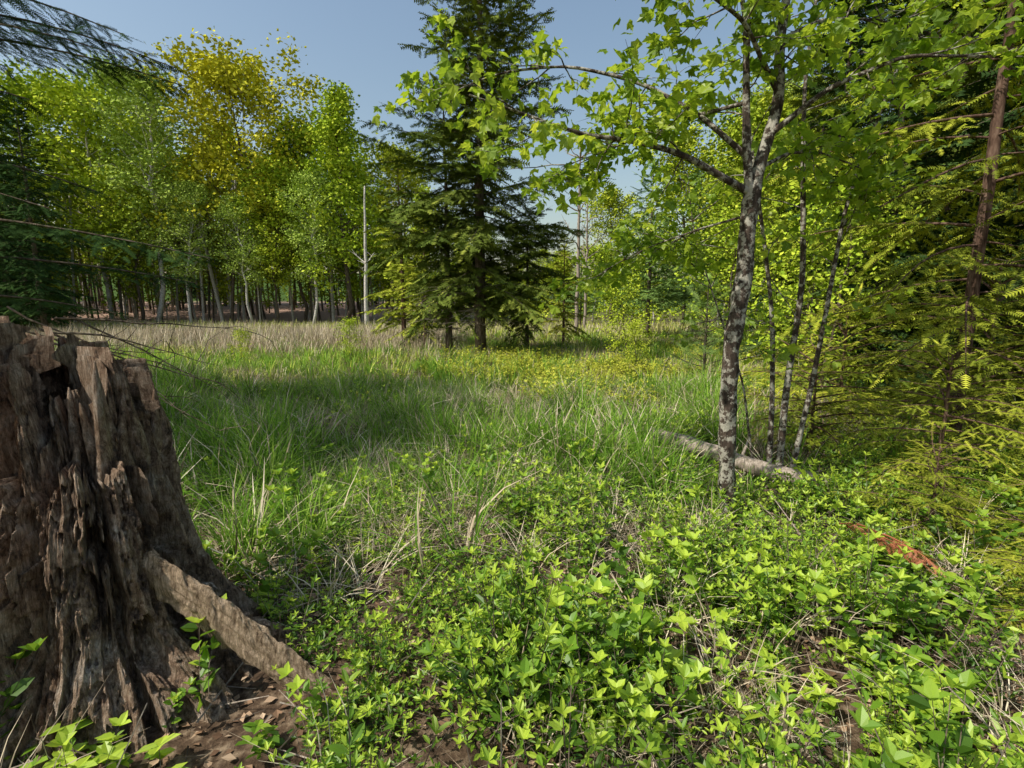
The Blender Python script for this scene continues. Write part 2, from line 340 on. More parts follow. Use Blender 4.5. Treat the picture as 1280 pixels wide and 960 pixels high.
b=N.new('ShaderNodeBsdfPrincipled');b.inputs['Roughness'].default_value=1;b.inputs['Specular IOR Level'].default_value=.1;L.new(c3,b.inputs['Base Color'])
bp=N.new('ShaderNodeBump');bp.inputs['Strength'].default_value=.8;bp.inputs['Distance'].default_value=.03;L.new(n1.outputs[0],bp.inputs['Height']);L.new(bp.outputs[0],b.inputs['Normal'])
o=N.new('ShaderNodeOutputMaterial');L.new(b.outputs[0],o.inputs[0])
mb.obj('ground',[m])
# ================= GRASS  (materials 0 green 1 yellowgreen 2 straw)
def reedmask(x,y): return sm(14.5,18,y+3*(fbm(x*.3,y*.3,61,2)-.5))*sm(31,28,y)*sm(-.06,-.14,x/y)
mb=MB()
gt=[tuft(22,.07,.58,.0052,.75,.12,i,4,(0,2)) for i in range(6)]
def d_near(x,y): 
    g=sm(2.3,3.9,y+np.clip(-x,-1.2,1.0)*.6)
    return np.clip(g*(.08+1.3*sm(.41,.56,fbm(x*1.5,y*1.5,4,3))),0,1)*np.where(x>2.0+(y-4)*.35,.12,1)
P=scatter(10000,-8.5,9,1.5,9.5,d_near);bake(mb,gt,P,rots(len(P),.18),rng.uniform(.4,.95,len(P))+.6*sm(.45,.7,fbm(P[:,0]*.9,P[:,1]*.9,14,2)))
yt=[tuft(16,.2,.42,.009,.6,.5,10+i,3,(1,2)) for i in range(4)]
gm=[tuft(18,.16,.5,.009,.55,.2,20+i,3,(0,1)) for i in range(4)]
P=scatter(8500,-22,24,8.5,24,lambda x,y:(.15+.85*sm(.55,.4,fbm(x*.6,y*.6,6,3)))*(1-.8*reedmask(x,y)));bake(mb,yt,P,rots(len(P)),rng.uniform(.35,1.1,len(P)))
P=scatter(6500,-22,24,8.5,26,lambda x,y:(.05+.95*sm(.47,.6,fbm(x*.6,y*.6,6,3)))*(1-.85*reedmask(x,y)));bake(mb,gm,P,rots(len(P)),rng.uniform(.5,1.35,len(P)))
ft=[tuft(12,.4,.5,.02,.55,.4,25+i,2,(1,2)) for i in range(4)]
P=scatter(8000,-42,36,24,39,lambda x,y:(.3+.7*sm(.35,.55,fbm(x*.2,y*.4,26,3)))*(1-.8*reedmask(x,y)));bake(mb,ft,P,rots(len(P)),rng.uniform(.6,1.3,len(P)))
mb.obj('meadow_grass',[M_grass,M_grass2,M_straw])
mb=MB();st=[tuft(18,.12,.42,.0032,1.2,0,30+i,4,(0,0)) for i in range(4)]
P=scatter(6500,-8,7,1.3,9,lambda x,y:(.12+.88*sm(.43,.58,fbm(x*.9,y*.9,8,2)))*np.where(y<2.8,.5,.8));bake(mb,st,P,rots(len(P),.35),rng.uniform(.4,1.05,len(P)))
P=scatter(600,-2.5,1.2,3.0,5,lambda x,y:np.exp(-((x+.3)/1.2)**2));bake(mb,st,P,rots(len(P),.35),rng.uniform(.5,1.05,len(P)))
mb.obj('dry_grass',[M_straw])
mb=MB();rd=[tuft(9,.35,.85,.014,.3,0,40+i,2,(0,0)) for i in range(4)]
P=scatter(9500,-26,1,13,31,lambda x,y:reedmask(x,y)*(.12+.88*sm(.38,.56,fbm(x*.6,y*.6,9,3))));bake(mb,rd,P,rots(len(P),.18),rng.uniform(.35,1.05,len(P)),tv=.4)
P=scatter(1800,-9,10,6,17,lambda x,y:sm(.45,.6,fbm(x*.5,y*.5,19,2)));bake(mb,rd,P,rots(len(P),.25),rng.uniform(.25,.6,len(P))*.9)
P=scatter(1200,-30,20,30,39,lambda x,y:sm(.45,.6,fbm(x*.2,y*.5,29,2)));bake(mb,rd,P,rots(len(P),.2),rng.uniform(.4,1.,len(P)))
mb.obj('dead_reeds',[M_straw])
# ================= LOW SHRUBS
mb=MB()
sa=[plant(50+i,.28,6,9,.038,OV) for i in range(4)]+[plant(60+i,.24,5,9,.052,OV,.8) for i in range(2)]+[plant(66,.42,3,11,.045,OV,.4),plant(67,.16,5,8,.06,OV,1.1)]
def d_sh(x,y):
    base=sm(4.7,3.2,y-.25*np.clip(x-.5,0,3)-.5*(fbm(x*1.3,y*1.3,15,2)-.5))*sm(-1.6,-.6,x+ (y-2)*-.12)
    base=np.maximum(base,.5*sm(1.0,2,x)*sm(7,5,y))
    return np.clip(base*(.14+1.5*sm(.43,.56,fbm(x*1.9,y*1.9,11,3)))*np.where((x>1.4)&(y<2.8),.5,1),0,1)
P=scatter(9500,-3,5.5,1.0,6.5,d_sh);bake(mb,sa,P,rots(len(P),.3),rng.uniform(.25,.9,len(P))+.65*sm(.42,.68,fbm(P[:,0]*1.7,P[:,1]*1.7,16,2)),tv=.38)
P=scatter(500,-6,3,3.5,9,lambda x,y:sm(.5,.6,fbm(x*.9,y*.9,111,2)));bake(mb,sa,P,rots(len(P),.2),rng.uniform(.7,1.4,len(P)),tv=.3)
mb.obj('blueberry_shrubs',[M_shrub,M_bark])
mb=MB();bl=[plant(80+i,.14,4,4,.085,BL,1.0,True) for i in range(3)]+[plant(85+i,.38,3,7,.075,BL,.5) for i in range(2)]
P=scatter(1700,-2.5,5,1.1,5,lambda x,y:sm(.48,.58,fbm(x*1.7,y*1.7,211,2))*sm(5,3.5,y));bake(mb,bl,P,rots(len(P),.2),rng.uniform(.5,1.15,len(P)),tv=.3)
mb.obj('broadleaf_seedlings',[M_shrub,M_bark])
mb=MB();sy=[plant(70+i,.4,6,9,.075,OV) for i in range(3)]
P=scatter(5200,-3.5,16,8,17,lambda x,y:.9*sm(.38,.58,fbm(x*.6,y*.6,12,3))*sm(-3,.5,x));bake(mb,sy,P,rots(len(P),.2),rng.uniform(.4,1.0,len(P)),tv=.35)
mb.obj('meadow_shrubs',[M_shruby,M_bark])
# litter
mb=MB();P=scatter(30000,-4,5.5,1.0,6,lambda x,y:.3+.7*sm(1.0,2.0,x),False);n=len(P)
mb.batch(RH,P+UP*.02,frames(np.c_[rng.normal(0,1,(n,2)),rng.normal(0,.3,n)],UP+rng.normal(0,.4,(n,3))),rng.uniform(.025,.055,n),0,rng.random(n))
P=scatter(6500,-4,5,1.0,5,lambda x,y:.2+.8*sm(1.2,2.2,x),False);n=len(P);
tw=(np.array([(0,-.01,0),(0,.01,0),(1,.005,.02),(1,-.005,.02),(0,0,.02),(1,0,.03)],float),[(0,1,2,3),(0,4,5,3),(1,4,5,2)])
mb.batch(tw,P+UP*.05,frames(np.c_[rng.normal(0,1,(n,2)),rng.normal(0,.3,n)],UP+rng.normal(0,.1,(n,3))),rng.uniform(.1,.4,n),np.repeat(rng.choice([1,2],n,p=[.6,.4]),3),.5)
mb.obj('leaf_litter',[M_litter,M_bark,M_grey])
mb=MB();S=[]
for k in range(8):
    bough(S,mb,(2.03+.02*k,3.0-.045*k,.27+.02*(k%3)+float(gh(2.1,2.9))),(1,.9-.4*k,-.2),.18,.25,rng,.03,.5,.055,r0=.004,mat=1,ur=.6)
flush(S,mb,SP_n2,1);mb.obj('dead_fir_branch',[M_bark,M_rust])
# ================= STUMP
def woodmat(n,val,tan):
    m,nt,N,L=newmat(n)
    tc=N.new('ShaderNodeTexCoord')
    dn=N.new('ShaderNodeTexNoise');dn.inputs['Scale'].default_value=3;dn.inputs['Detail'].default_value=2;L.new(tc.outputs['Object'],dn.inputs['Vector'])
    va=N.new('ShaderNodeVectorMath');va.operation='MULTIPLY_ADD';L.new(dn.outputs['Color'],va.inputs[0]);va.inputs[1].default_value=(.12,.12,.3);L.new(tc.outputs['Object'],va.inputs[2])
    mp=N.new('ShaderNodeMapping');mp.inputs['Scale'].default_value=(19,19,3.2);L.new(va.outputs[0],mp.inputs[0])
    a=N.new('ShaderNodeTexNoise');a.inputs['Scale'].default_value=3;a.inputs['Detail'].default_value=12;a.inputs['Roughness'].default_value=.84;L.new(mp.outputs[0],a.inputs['Vector'])
    c=N.new('ShaderNodeTexNoise');c.inputs['Scale'].default_value=8;c.inputs['Detail'].default_value=12;c.inputs['Roughness'].default_value=.8;L.new(tc.outputs['Object'],c.inputs['Vector'])
    r1=ramp(N,[(.37,(.045,.036,.03)),(.46,(.18,.148,.118)),(.54,(.32,.275,.23)),(.66,(.58,.52,.45))]);L.new(a.outputs[0],r1.inputs[0])
    r2=ramp(N,[(.40,(.2,.165,.15)),(.46,(.62,.47,.36)),(.54,(.88,.77,.66)),(.62,(1,.98,.95))] if not tan else [(.4,(.75,.64,.5)),(.6,(1,.87,.69))]);L.new(c.outputs[0],r2.inputs[0])
    mu=N.new('ShaderNodeMix');mu.data_type='RGBA';mu.blend_type='MULTIPLY';mu.inputs[0].default_value=.9;L.new(r1.outputs[0],mu.inputs[6]);L.new(r2.outputs[0],mu.inputs[7])
    hs=N.new('ShaderNodeHueSaturation');hs.inputs['Value'].default_value=val;L.new(mu.outputs[2],hs.inputs['Color'])
    b=N.new('ShaderNodeBsdfPrincipled');b.inputs['Roughness'].default_value=1;b.inputs['Specular IOR Level'].default_value=.03;L.new(hs.outputs[0],b.inputs['Base Color'])
    bp=N.new('ShaderNodeBump');bp.inputs['Strength'].default_value=1;bp.inputs['Distance'].default_value=.025;L.new(a.outputs[0],bp.inputs['Height'])
    bp2=N.new('ShaderNodeBump');bp2.inputs['Strength'].default_value=1;bp2.inputs['Distance'].default_value=.06;L.new(c.outputs[0],bp2.inputs['Height']);L.new(bp.outputs[0],bp2.inputs['Normal']);L.new(bp2.outputs[0],b.inputs['Normal'])
    o=N.new('ShaderNodeOutputMaterial');L.new(b.outputs[0],o.inputs[0]);return m
M_stump=woodmat('rotten_wood',2.1,False);M_plank=woodmat('split_wood',2.3,True)
def shell(mb,c0,c1,rad,topf,A0,A1,thick,H,nt_=480,nz=220,seed=0,amp=.05):
    th=np.linspace(A0,A1,nt_);u=np.linspace(0,1,nz)
    TH,U=np.meshgrid(th,u,indexing='ij');top=topf(TH)
    z=U*top
    def surf(off,sd):
        R=rad(z,TH)
        w=TH+.16*(fbm(TH*2,z*3,sd+2,3)-.5)
        ridg=1-np.abs(2*fbm(w*6,z*1.3+seed,sd,5)-1)*2
        fis=fbm(w*5,z*.5+seed*3,sd+3,2);fis2=fbm(w*14,z*1.3,sd+6,3)
        pit=fbm(w*6,z*5,sd+5,4);pit2=fbm(TH*24,z*24,sd+9,3)
        R2=R+off+amp*.5*ridg-amp*2.4*sm(.36,.26,fis)-amp*.8*sm(.38,.30,fis2)+amp*.4*(fbm(TH*50,z*9,sd+8,3)-.5)-amp*2.2*sm(.63,.72,pit)-amp*.5*sm(.5,.7,pit2)
        R2=R2*(1-.06*sm(.75,1,U))
        cx=c0[0]+(c1[0]-c0[0])*z/H;cy=c0[1]+(c1[1]-c0[1])*z/H
        return np.stack([cx+R2*np.cos(TH),cy+R2*np.sin(TH),z-.05],-1)
    O=surf(0,seed+1);I=surf(-thick,seed+20)
    n=nz
    i=np.arange(nt_-1)[:,None];j=np.arange(nz-1)[None]
    q=np.stack([i*n+j,(i+1)*n+j,(i+1)*n+j+1,i*n+j+1],-1).reshape(-1,4)
    off=nt_*nz
    qi=q[:,::-1]+off
    k=np.arange(nt_-1);tq=np.stack([k*n+n-1,(k+1)*n+n-1,(k+1)*n+n-1+off,k*n+n-1+off],-1)
    k=np.arange(nz-1);s1=np.stack([k,k+1,k+1+off,k+off],-1);b0=(nt_-1)*n;s2=np.stack([b0+k,b0+k+off,b0+k+1+off,b0+k+1],-1)
    Q=np.concatenate([q,qi,tq,s1,s2])
    mb.raw(np.concatenate([O.reshape(-1,3),I.reshape(-1,3)]),Q,np.full(len(Q),4),0,0,False)
mb=MB()
def wrap(a): return np.mod(a+math.pi,2*math.pi)-math.pi
def rad_b(z,th):
    r=.32+.09*sm(.8,.1,z)+.15*sm(.45,0,z)
    r=r+.14*sm(.4,0,z)*np.exp(-(wrap(th+.35)/.35)**2)
    r=r+.05*np.sin(th*3+1)*sm(.9,0,z)
    return r
def top_b(th):
    a=wrap(th)
    h=1.27+.2*sm(.7,2.4,np.abs(a-.1))
    h=h+.2*(fbm(th*5,0*th,31,3)-.5)+.4*np.abs(fbm(th*22,0*th+4,33,2)-.5)
    h=h-.6*np.exp(-((a+.72)/.24)**2)-.35*np.exp(-((a-.25)/.16)**2)+.18*np.exp(-((a+.28)/.1)**2)-.3*np.exp(-((a+1.2)/.1)**2)
    return h
shell(mb,(-1.77,2.1),(-1.9,2.14),rad_b,top_b,-1.45,4.0,.1,1.4,seed=1,amp=.05)
def rad_f(z,th): return rad_b(z,th)+.04-.04*sm(.7,1,z)
def top_f(th): return .98+.16*(fbm(th*7,0*th,41,3)-.5)+.1*(fbm(th*30,0*th,42,2)-.5)-.1*np.exp(-((wrap(th)+1.3)/.1)**2)
shell(mb,(-1.75,2.04),(-1.79,2.06),rad_f,top_f,-2.9,-.25,.24,1.0,seed=5,amp=.055)
def rad_s(z,th): return .27+.12*sm(.8,.1,z)+0*th
def top_s(th): return 1.5-.14*np.abs(th+2.2)+.2*(fbm(th*9,0*th,51,3)-.5)+.3*np.abs(fbm(th*24,0*th,52,2)-.5)
shell(mb,(-1.86,2.1),(-1.95,2.12),rad_s,top_s,-3.0,-1.5,.12,1.4,200,190,seed=9,amp=.045)
r=np.random.default_rng(5)
for k in range(24):
    a=r.uniform(-1.4,.9);rr=r.uniform(.12,.3);p=np.array([-1.86+rr*math.cos(a),2.12+rr*math.sin(a),.7]);h=r.uniform(.3,.72)
    t=np.linspace(0,1,12)[:,None];pts=p+UP*h*t+r.normal(0,.03,3)*t;mb.tube(pts,(.04*(1-t[:,0])**.7+.002),7,0,rough=.5)
t=np.linspace(0,1,60)
mb2=MB();mb2.tube(np.c_[0*t,0*t,t*.95],.07*(.75+.25*np.sin(t*3+.3)),44,0,rough=.3)
V=mb2.V[0];ax=nrm(np.array([.56,-.04,-.43]));bn=nrm(np.cross(ax,np.array([0,-1.,0])));bn2=np.cross(ax,bn)
f=V[:,2]/.95;sp=(fbm(V[:,0]*60,V[:,1]*60,71,2)-.5)*.3*(sm(.85,1,f)+sm(.15,0,f))
W=np.array([-1.49,1.9,.60])+ax*(V[:,2:]+sp[:,None])+bn*(V[:,:1]*1.15)+bn2*V[:,1:2]*.32
W+=bn2*(.03*(fbm(V[:,0]*50,V[:,2]*3,72,3)-.5))[:,None]
mb.raw(W,mb2.L[0],mb2.Z[0],1,.5,False)
mb.tube(np.c_[-1.35+.42*t,2.02+.2*t,.3-.33*t**.8],.07*(1-.3*t),24,0,rough=.4)
mb.obj('tree_stump',[M_stump,M_plank])
# fallen log
mb=MB();t=np.linspace(0,1,60);g0=float(gh(1.5,5.3));g1=float(gh(2.6,3.9))
lp=np.c_[1.46+1.17*t,5.3-1.3*t,(g0+.24)*(1-t)+(g1+.13)*t+.02*np.sin(t*7)];mb.tube(lp,.085-.02*t+.004*np.sin(t*31),22,0,rough=.14)
lp=np.c_[2.1+.1*t*2,4.55+.25*t,g1+.16+.2*t];mb.tube(lp,.018*(1-.5*t),8,0)
mb.obj('fallen_log',[M_grey])
# ================= NEAR MAPLE
mb=MB();r=np.random.default_rng(21)
def smooth(pts,n=24):
    pts=np.array(pts,float);d=np.r_[0,np.cumsum(np.linalg.norm(np.diff(pts,axis=0),axis=1))];d/=d[-1]
    t=np.linspace(0,1,n);o=np.stack([np.interp(t,d,pts[:,k]) for k in range(3)],-1)
    for _ in range(2):o[1:-1]=(o[:-2]+2*o[1:-1]+o[2:])/4
    return o
bx,by=1.61,3.63;bz=float(gh(bx,by))
tk=smooth([(bx,by,bz-.1),(1.585,by,.35),(1.56,by,.9),(1.55,3.62,1.3),(1.61,3.62,1.8),(1.60,3.6,2.1),(1.62,3.6,2.38)],60)
f=np.linspace(0,1,60);mb.tube(tk,(.06+.03*np.exp(-f*14)-.006*f)*(1+.09*np.sin(f*37)*np.sin(f*19)),24,0,rough=.14)
LC=[]
limbs=[([(1.62,3.6,2.3),(1.66,3.62,2.55),(1.78,3.65,2.9),(1.74,3.65,3.3),(1.85,3.7,4.0),(1.8,3.7,4.9)],.045),
 ([(1.60,3.6,2.32),(1.55,3.58,2.6),(1.53,3.6,2.95),(1.5,3.6,3.4),(1.35,3.7,4.1)],.032),
 ([(1.61,3.6,2.33),(1.40,3.55,2.42),(1.12,3.5,2.55),(.8,3.45,2.62),(.45,3.4,2.64),(.1,3.3,2.72),(-.25,3.2,2.8)],.026),
 ([(1.60,3.62,2.55),(1.3,3.8,2.9),(.9,3.9,3.15),(.4,4.0,3.3),(-.1,4.0,3.25),(-.6,4.0,3.05)],.02),
 ([(1.70,3.62,2.7),(2.0,3.5,2.95),(2.4,3.4,3.1),(2.8,3.3,3.05),(3.1,3.2,3.0)],.02),
 ([(1.75,3.65,3.0),(1.4,3.4,3.3),(1.0,3.2,3.4),(.6,3.1,3.45)],.018),
 ([(1.53,3.6,2.9),(1.2,3.9,2.9),(.8,4.2,2.8),(.4,4.4,2.7)],.014),
 ([(1.66,3.62,2.5),(1.95,3.8,2.65),(2.3,4.0,2.7),(2.7,4.1,2.6)],.014),
 ([(1.62,3.62,2.2),(1.4,3.9,2.15),(1.1,4.2,2.05),(.9,4.5,1.95)],.01),
 ([(1.75,3.65,3.3),(2.1,3.8,3.5),(2.6,4.0,3.6),(3.1,4.1,3.55)],.016)]
for pts,r0 in limbs:
    P=smooth(pts,26);mb.tube(P,r0*(1-np.linspace(0,.8,26)),10,0,rough=.15,cap=False)
    n=13 if r0<.04 else 12
    for k in range(n):
        i=int(r.integers(7,26));d=nrm(P[min(i+1,25)]-P[i-1]);q=nrm(d*.6+r.normal(0,.6,3)*np.array([1,1,.7])+UP*.1)
        T=limb(mb,P[i],q,r.uniform(.25,.65),.006,r,6,upb=-.1,wob=.15,sides=4)
        LC+= [T[2],T[3],T[4],T[5],T[5]]
        for w in range(2):
            T2=limb(mb,T[r.integers(1,5)],nrm(q+r.normal(0,.6,3)),r.uniform(.12,.3),.003,r,5,upb=-.2,wob=.15,sides=3);LC+=[T2[2],T2[4],T2[4]]
for k in range(14):
    i=int(r.integers(15,58));limb(mb,tk[i],nrm(r.normal(0,1,3)*np.array([1,1,.4])),r.uniform(.1,.35),.004,r,5,sides=3)
leaves(mb,ML,np.array(LC),2,.05,.085,1,flat=.6,r=r,droop=.45)
mb.obj('maple_tree',[M_maple,M_maple_leaf])
mb=MB();LC=[]
g=float(gh(2.4,4.5))
stems=[([(2.36,4.52,g-.05),(2.33,4.5,.7),(2.27,4.5,1.5),(2.15,4.5,2.13),(1.94,4.5,3.1),(1.9,4.5,3.9)],.026),
([(2.44,4.5,g-.05),(2.44,4.5,.8),(2.5,4.48,1.8),(2.44,4.5,2.6),(2.38,4.5,3.4),(2.45,4.5,4.4)],.034),
([(2.5,4.45,g-.05),(2.62,4.42,.9),(2.68,4.4,1.6),(2.78,4.45,2.4),(3.05,4.5,3.25),(3.3,4.5,4.0)],.026),
([(2.28,4.6,g-.05),(2.1,4.6,.9),(1.85,4.6,1.5),(1.58,4.6,2.2),(1.5,4.6,2.7)],.012)]
for pts,r0 in stems:
    P=smooth(pts,30);mb.tube(P,r0*(1-np.linspace(0,.7,30)),10,0,rough=.1,cap=False)
    for k in range(14):
        i=int(r.integers(11,30));q=nrm(r.normal(0,.7,3)*np.array([1,1,.4])+UP*.35)
        T=limb(mb,P[i],q,r.uniform(.3,.9),.006,r,6,upb=-.1,wob=.12,sides=4);LC+=[T[2],T[3],T[4],T[5],T[5]]
        T2=limb(mb,T[3],nrm(q+r.normal(0,.6,3)),r.uniform(.15,.3),.003,r,5,sides=3);LC+=[T2[2],T2[4]]
leaves(mb,ML,np.array(LC),2,.06,.08,1,flat=.6,r=r,droop=.4)
mb.obj('maple_saplings',[M_maple,M_maple_leaf])
# ================= CENTRAL HEMLOCK
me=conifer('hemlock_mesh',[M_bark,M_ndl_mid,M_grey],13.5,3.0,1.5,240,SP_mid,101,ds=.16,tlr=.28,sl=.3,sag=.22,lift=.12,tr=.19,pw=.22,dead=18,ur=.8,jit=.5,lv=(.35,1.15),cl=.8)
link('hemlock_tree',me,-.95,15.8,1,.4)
me2=conifer('hemlock_mesh2',[M_bark,M_ndl_mid,M_grey],8,2.0,1.2,130,SP_mid,102,ds=.17,tlr=.28,sl=.28,sag=.3,tr=.11,pw=.35,dead=20,ur=.8,jit=.5,lv=(.35,1.3),cl=.8)
link('hemlock_tree',me2,-2.0,16.4,1.0,2.);link('hemlock_tree',me2,.5,16.8,.6,4.)
mey=conifer('cedar_mesh',[M_red,M_ndl_yel,M_grey],7,1.7,.7,90,SP_mid,103,ds=.17,tlr=.3,sl=.26,sag=.25,tr=.09,pw=.5,dead=8,ur=.7,jit=.4,lv=(.4,1.3))
link('cedar_tree',mey,-4.4,21,1.05,1.);link('cedar_tree',mey,-3.2,19,.7,3.);link('cedar_tree',mey,2.0,20,.6,5.)
mep=conifer('pine_mesh',[M_bark,M_ndl_pine],2.0,.9,.15,46,SP_pine,104,ds=.12,tlr=.3,sl=.19,sag=-.15,lift=.3,tr=.03)
link('pine_sapling',mep,4.0,10.6,1.05,0)
mes=conifer('spruce_mesh',[M_bark,M_ndl_mid],2.2,.8,.1,60,SP_n2,105,ds=.09,tlr=.3,sl=.14,sag=.05,lift=.15,tr=.03,pw=.9)
link('spruce_sapling',mes,5.3,9.2,.95,0);link('spruce_sapling',mes,8.4,11,1.1,2);link('spruce_sapling',mes,6.6,8.0,1.2,4)
# right hemlocks
mea=conifer('hemlock_mesh3',[M_red,M_ndl_yel],9,1.9,.4,85,SP_n2,106,ds=.11,tlr=.3,sl=.16,sag=.3,lift=.05,tr=.06,pw=.35,dead=4,ur=.5,jit=.25,lv=(.4,1.25))
link('hemlock_tree',mea,4.6,5.2,1,.3)
yg=[conifer(f'hemlock_young{i}',[M_red,M_ndl_yel],1.4,1.05,.1,42,SP_near,110+i,ds=.07,tlr=.34,sl=.1,sag=.25,lift=.12,tr=.018,pw=.5,ur=.35,jit=.25,lv=(.5,1.3)) for i in range(3)]
for (x,y,s,ro,k) in [(3.45,4.0,.9,0,0),(3.9,3.0,.75,1,1),(3.3,5.5,.9,2,2),(4.7,4.2,1.1,3,0),(3.1,2.65,.6,4,1),(4.3,6.6,1.2,5,1),(5.8,6.2,1.5,1.3,2),(2.85,3.3,.5,1,2),(2.65,2.3,.4,2,0)]:
    link('hemlock_sapling',yg[k],x,y,s,ro)
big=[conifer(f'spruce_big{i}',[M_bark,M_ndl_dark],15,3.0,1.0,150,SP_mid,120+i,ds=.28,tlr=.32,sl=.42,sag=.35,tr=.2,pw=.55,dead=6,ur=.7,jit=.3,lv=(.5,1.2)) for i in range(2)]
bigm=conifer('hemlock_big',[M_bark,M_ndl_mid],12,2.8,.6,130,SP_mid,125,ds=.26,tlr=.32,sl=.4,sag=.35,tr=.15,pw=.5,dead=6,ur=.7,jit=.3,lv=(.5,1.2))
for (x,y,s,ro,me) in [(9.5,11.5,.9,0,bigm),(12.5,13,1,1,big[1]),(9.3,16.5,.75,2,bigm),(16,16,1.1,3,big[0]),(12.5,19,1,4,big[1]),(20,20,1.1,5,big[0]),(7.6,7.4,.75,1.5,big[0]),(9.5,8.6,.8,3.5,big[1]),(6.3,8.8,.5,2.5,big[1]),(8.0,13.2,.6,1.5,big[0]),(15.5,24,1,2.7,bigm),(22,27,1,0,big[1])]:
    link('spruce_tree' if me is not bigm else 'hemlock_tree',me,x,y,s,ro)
# ================= DECIDUOUS VARIANTS
dg=[decid(f'maple_far{i}',[M_bark if i else M_pale,M_farleaf],17,4.6,.27,36,200+i,ls=.31,m=15,rad=.45) for i in range(3)]
dy=decid('maple_far_yellow',[M_bark,M_yelleaf],18,6.4,.3,50,210,ls=.31,m=17,rad=.45)
db=decid('birch_far',[M_pale,M_birchleaf],18,3.8,.33,36,211,ls=.25,m=14,rad=.42,tr=.19,lean=-.6)
dc=decid('aspen_far',[M_bark,M_farleaf],15,3.3,.2,44,212,ls=.25,m=11,rad=.34,ell=.2)
sp=decid('understory_far',[M_pale,M_farleaf],7,2.4,.25,20,213,ls=.25,m=9,rad=.38,tr=.06)
L_=[('maple_tree',dg[0],-31,40,1.0),('birch_tree',db,-30,44,1.07),('birch_tree',db,-26.5,38.5,.95),('maple_tree',dy,-20,41,1.02),('maple_tree',dg[1],-16.5,41,.85),('maple_tree',dg[2],-24,47,.9),
('aspen_tree',dc,-12.3,38,1.08),('maple_tree',dg[0],-9,43,.8),('maple_tree',dg[1],-38,42,1.05),('maple_tree',dg[2],-14,46,.85),('aspen_tree',dc,-6.5,36,.62),('maple_tree',dg[2],-17.5,38.5,.6),('maple_tree',dg[1],-28,39,.66),
('birch_tree',db,-14.3,37,.58),('birch_tree',db,-23,37,.55),('birch_tree',db,-18.8,37.5,.5),('maple_tree',dg[2],12,36,.72),('maple_tree',dg[1],8.5,44,.62),('maple_tree',dg[2],17,38,.9),('maple_tree',dg[0],23,42,1),('birch_tree',db,13.5,29,.7),('maple_tree',dg[1],9.5,21,.5),('maple_tree',dg[2],12,24,.6)]
for k,(nm,me,x,y,s) in enumerate(L_): link(nm,me,x,y,s,k*1.7)
for k in range(12):
    x=-40+k*2.9+rng.uniform(-1,1);y=rng.uniform(40,46)
    link('understory_maple_tree',sp,x,y,rng.uniform(.7,1.1),k)
sm_=decid('sapling_mid',[M_bark,M_farleaf],4.6,1.7,.12,22,214,ls=.13,m=7,rad=.22,tr=.035)
for k,(x,y,s) in enumerate([(5.6,9.8,.7),(7.2,12.5,1),(3.2,14,.5),(10,9,1),(6.5,16,.9),(4.9,8.2,.7),(-7.2,13.5,.2),(-4.6,14.5,.25),(3.1,12.5,.25)]): link('maple_sapling',sm_,x,y,s,k)
for (x,y,s,ro,k) in [(-31,32,1.02,0,0),(-24.5,27,.75,1,1),(-36,36,1.2,2,1),(-28,30,.6,3,0)]: link('spruce_tree',big[k],x,y,s,ro)
mw=conifer('white_pine_mesh',[M_bark,M_ndl_pine],10,2.6,1.5,80,SP_mid,130,ds=.25,tlr=.3,sl=.38,sag=-.05,lift=.12,tr=.14,pw=.5,ur=.7)
link('white_pine_tree',mw,6.3,24,.78,0);link('white_pine_tree',mw,9.5,27,.85,2);link('white_pine_tree',mw,4.5,34,.5,1)
for k,(x,y,s) in enumerate([(3,38,.6),(6,38,.75),(-1.5,38,.6),(1,33,.4),(9,33,.8),(12,30,.8),(14,34,.9),(-4,36,.6)]): link('understory_maple_tree',sp,x,y,s,k)
def snag(name,x,y,H,r0,mat,seed,br=8,lean=0):
    mb=MB();r=np.random.default_rng(seed);z=np.linspace(0,H,16);P=np.c_[lean*z/H+r.normal(0,.02,16),r.normal(0,.02,16),z]
    mb.tube(P,r0*(1-.7*z/H),10,0,rough=.12)
    for i in range(br):
        k=r.integers(6,15);a=r.uniform(0,6.28);T=limb(mb,P[k],(math.cos(a),math.sin(a),.6),r.uniform(.5,1.8)*H/10,r0*.35,r,7,wob=.2)
        for q in range(2):limb(mb,T[3+q],(math.cos(a+q),math.sin(a-q),.5),r.uniform(.3,.8)*H/10,r0*.16,r,5,wob=.2,sides=3)
    mb.obj(name,[mat],(x,y,float(gh(x,y))-.05))
snag('birch_snag',-9.6,34,9,.15,M_pale,7,4,.25)
snag('dead_tree',3.4,27,9.5,.12,M_grey,2,26)
snag('dead_tree',4.4,31,8,.1,M_grey,3,20)
fm=bpy.data.collections.new('forest_parts')
for i,me in enumerate([dg[0],dg[1],big[0]]):fm.objects.link(bpy.data.objects.new(f'forest_part_{i}',me))
P=[]
for k in range(60):
    y=rng.uniform(50,68);x=rng.uniform(-1.15,1.15)*y
    if -.14*y<x<.17*y: continue
    P.append((x,y,float(gh(x,y))))
for k in range(12):
    x=rng.uniform(-14,16);P.append((x,80,float(gh(x,80))))
for k in range(20):
    y=rng.uniform(20,47);x=(rng.uniform(.62,1.15))*y+4;P.append((x,y,float(gh(x,y))))
for k in range(10):
    y=rng.uniform(26,47);x=-(rng.uniform(.95,1.3))*y-4;P.append((x,y,float(gh(x,y))))
P=np.array(P);sc=rng.uniform(.75,1.05,len(P));sc[(P[:,0]>-.2*P[:,1])&(P[:,0]<.3*P[:,1])]*=.5
inst('distant_forest',P,np.c_[np.zeros((len(P),2)),rng.uniform(0,6,len(P))],sc,fm,3)
mb=MB()
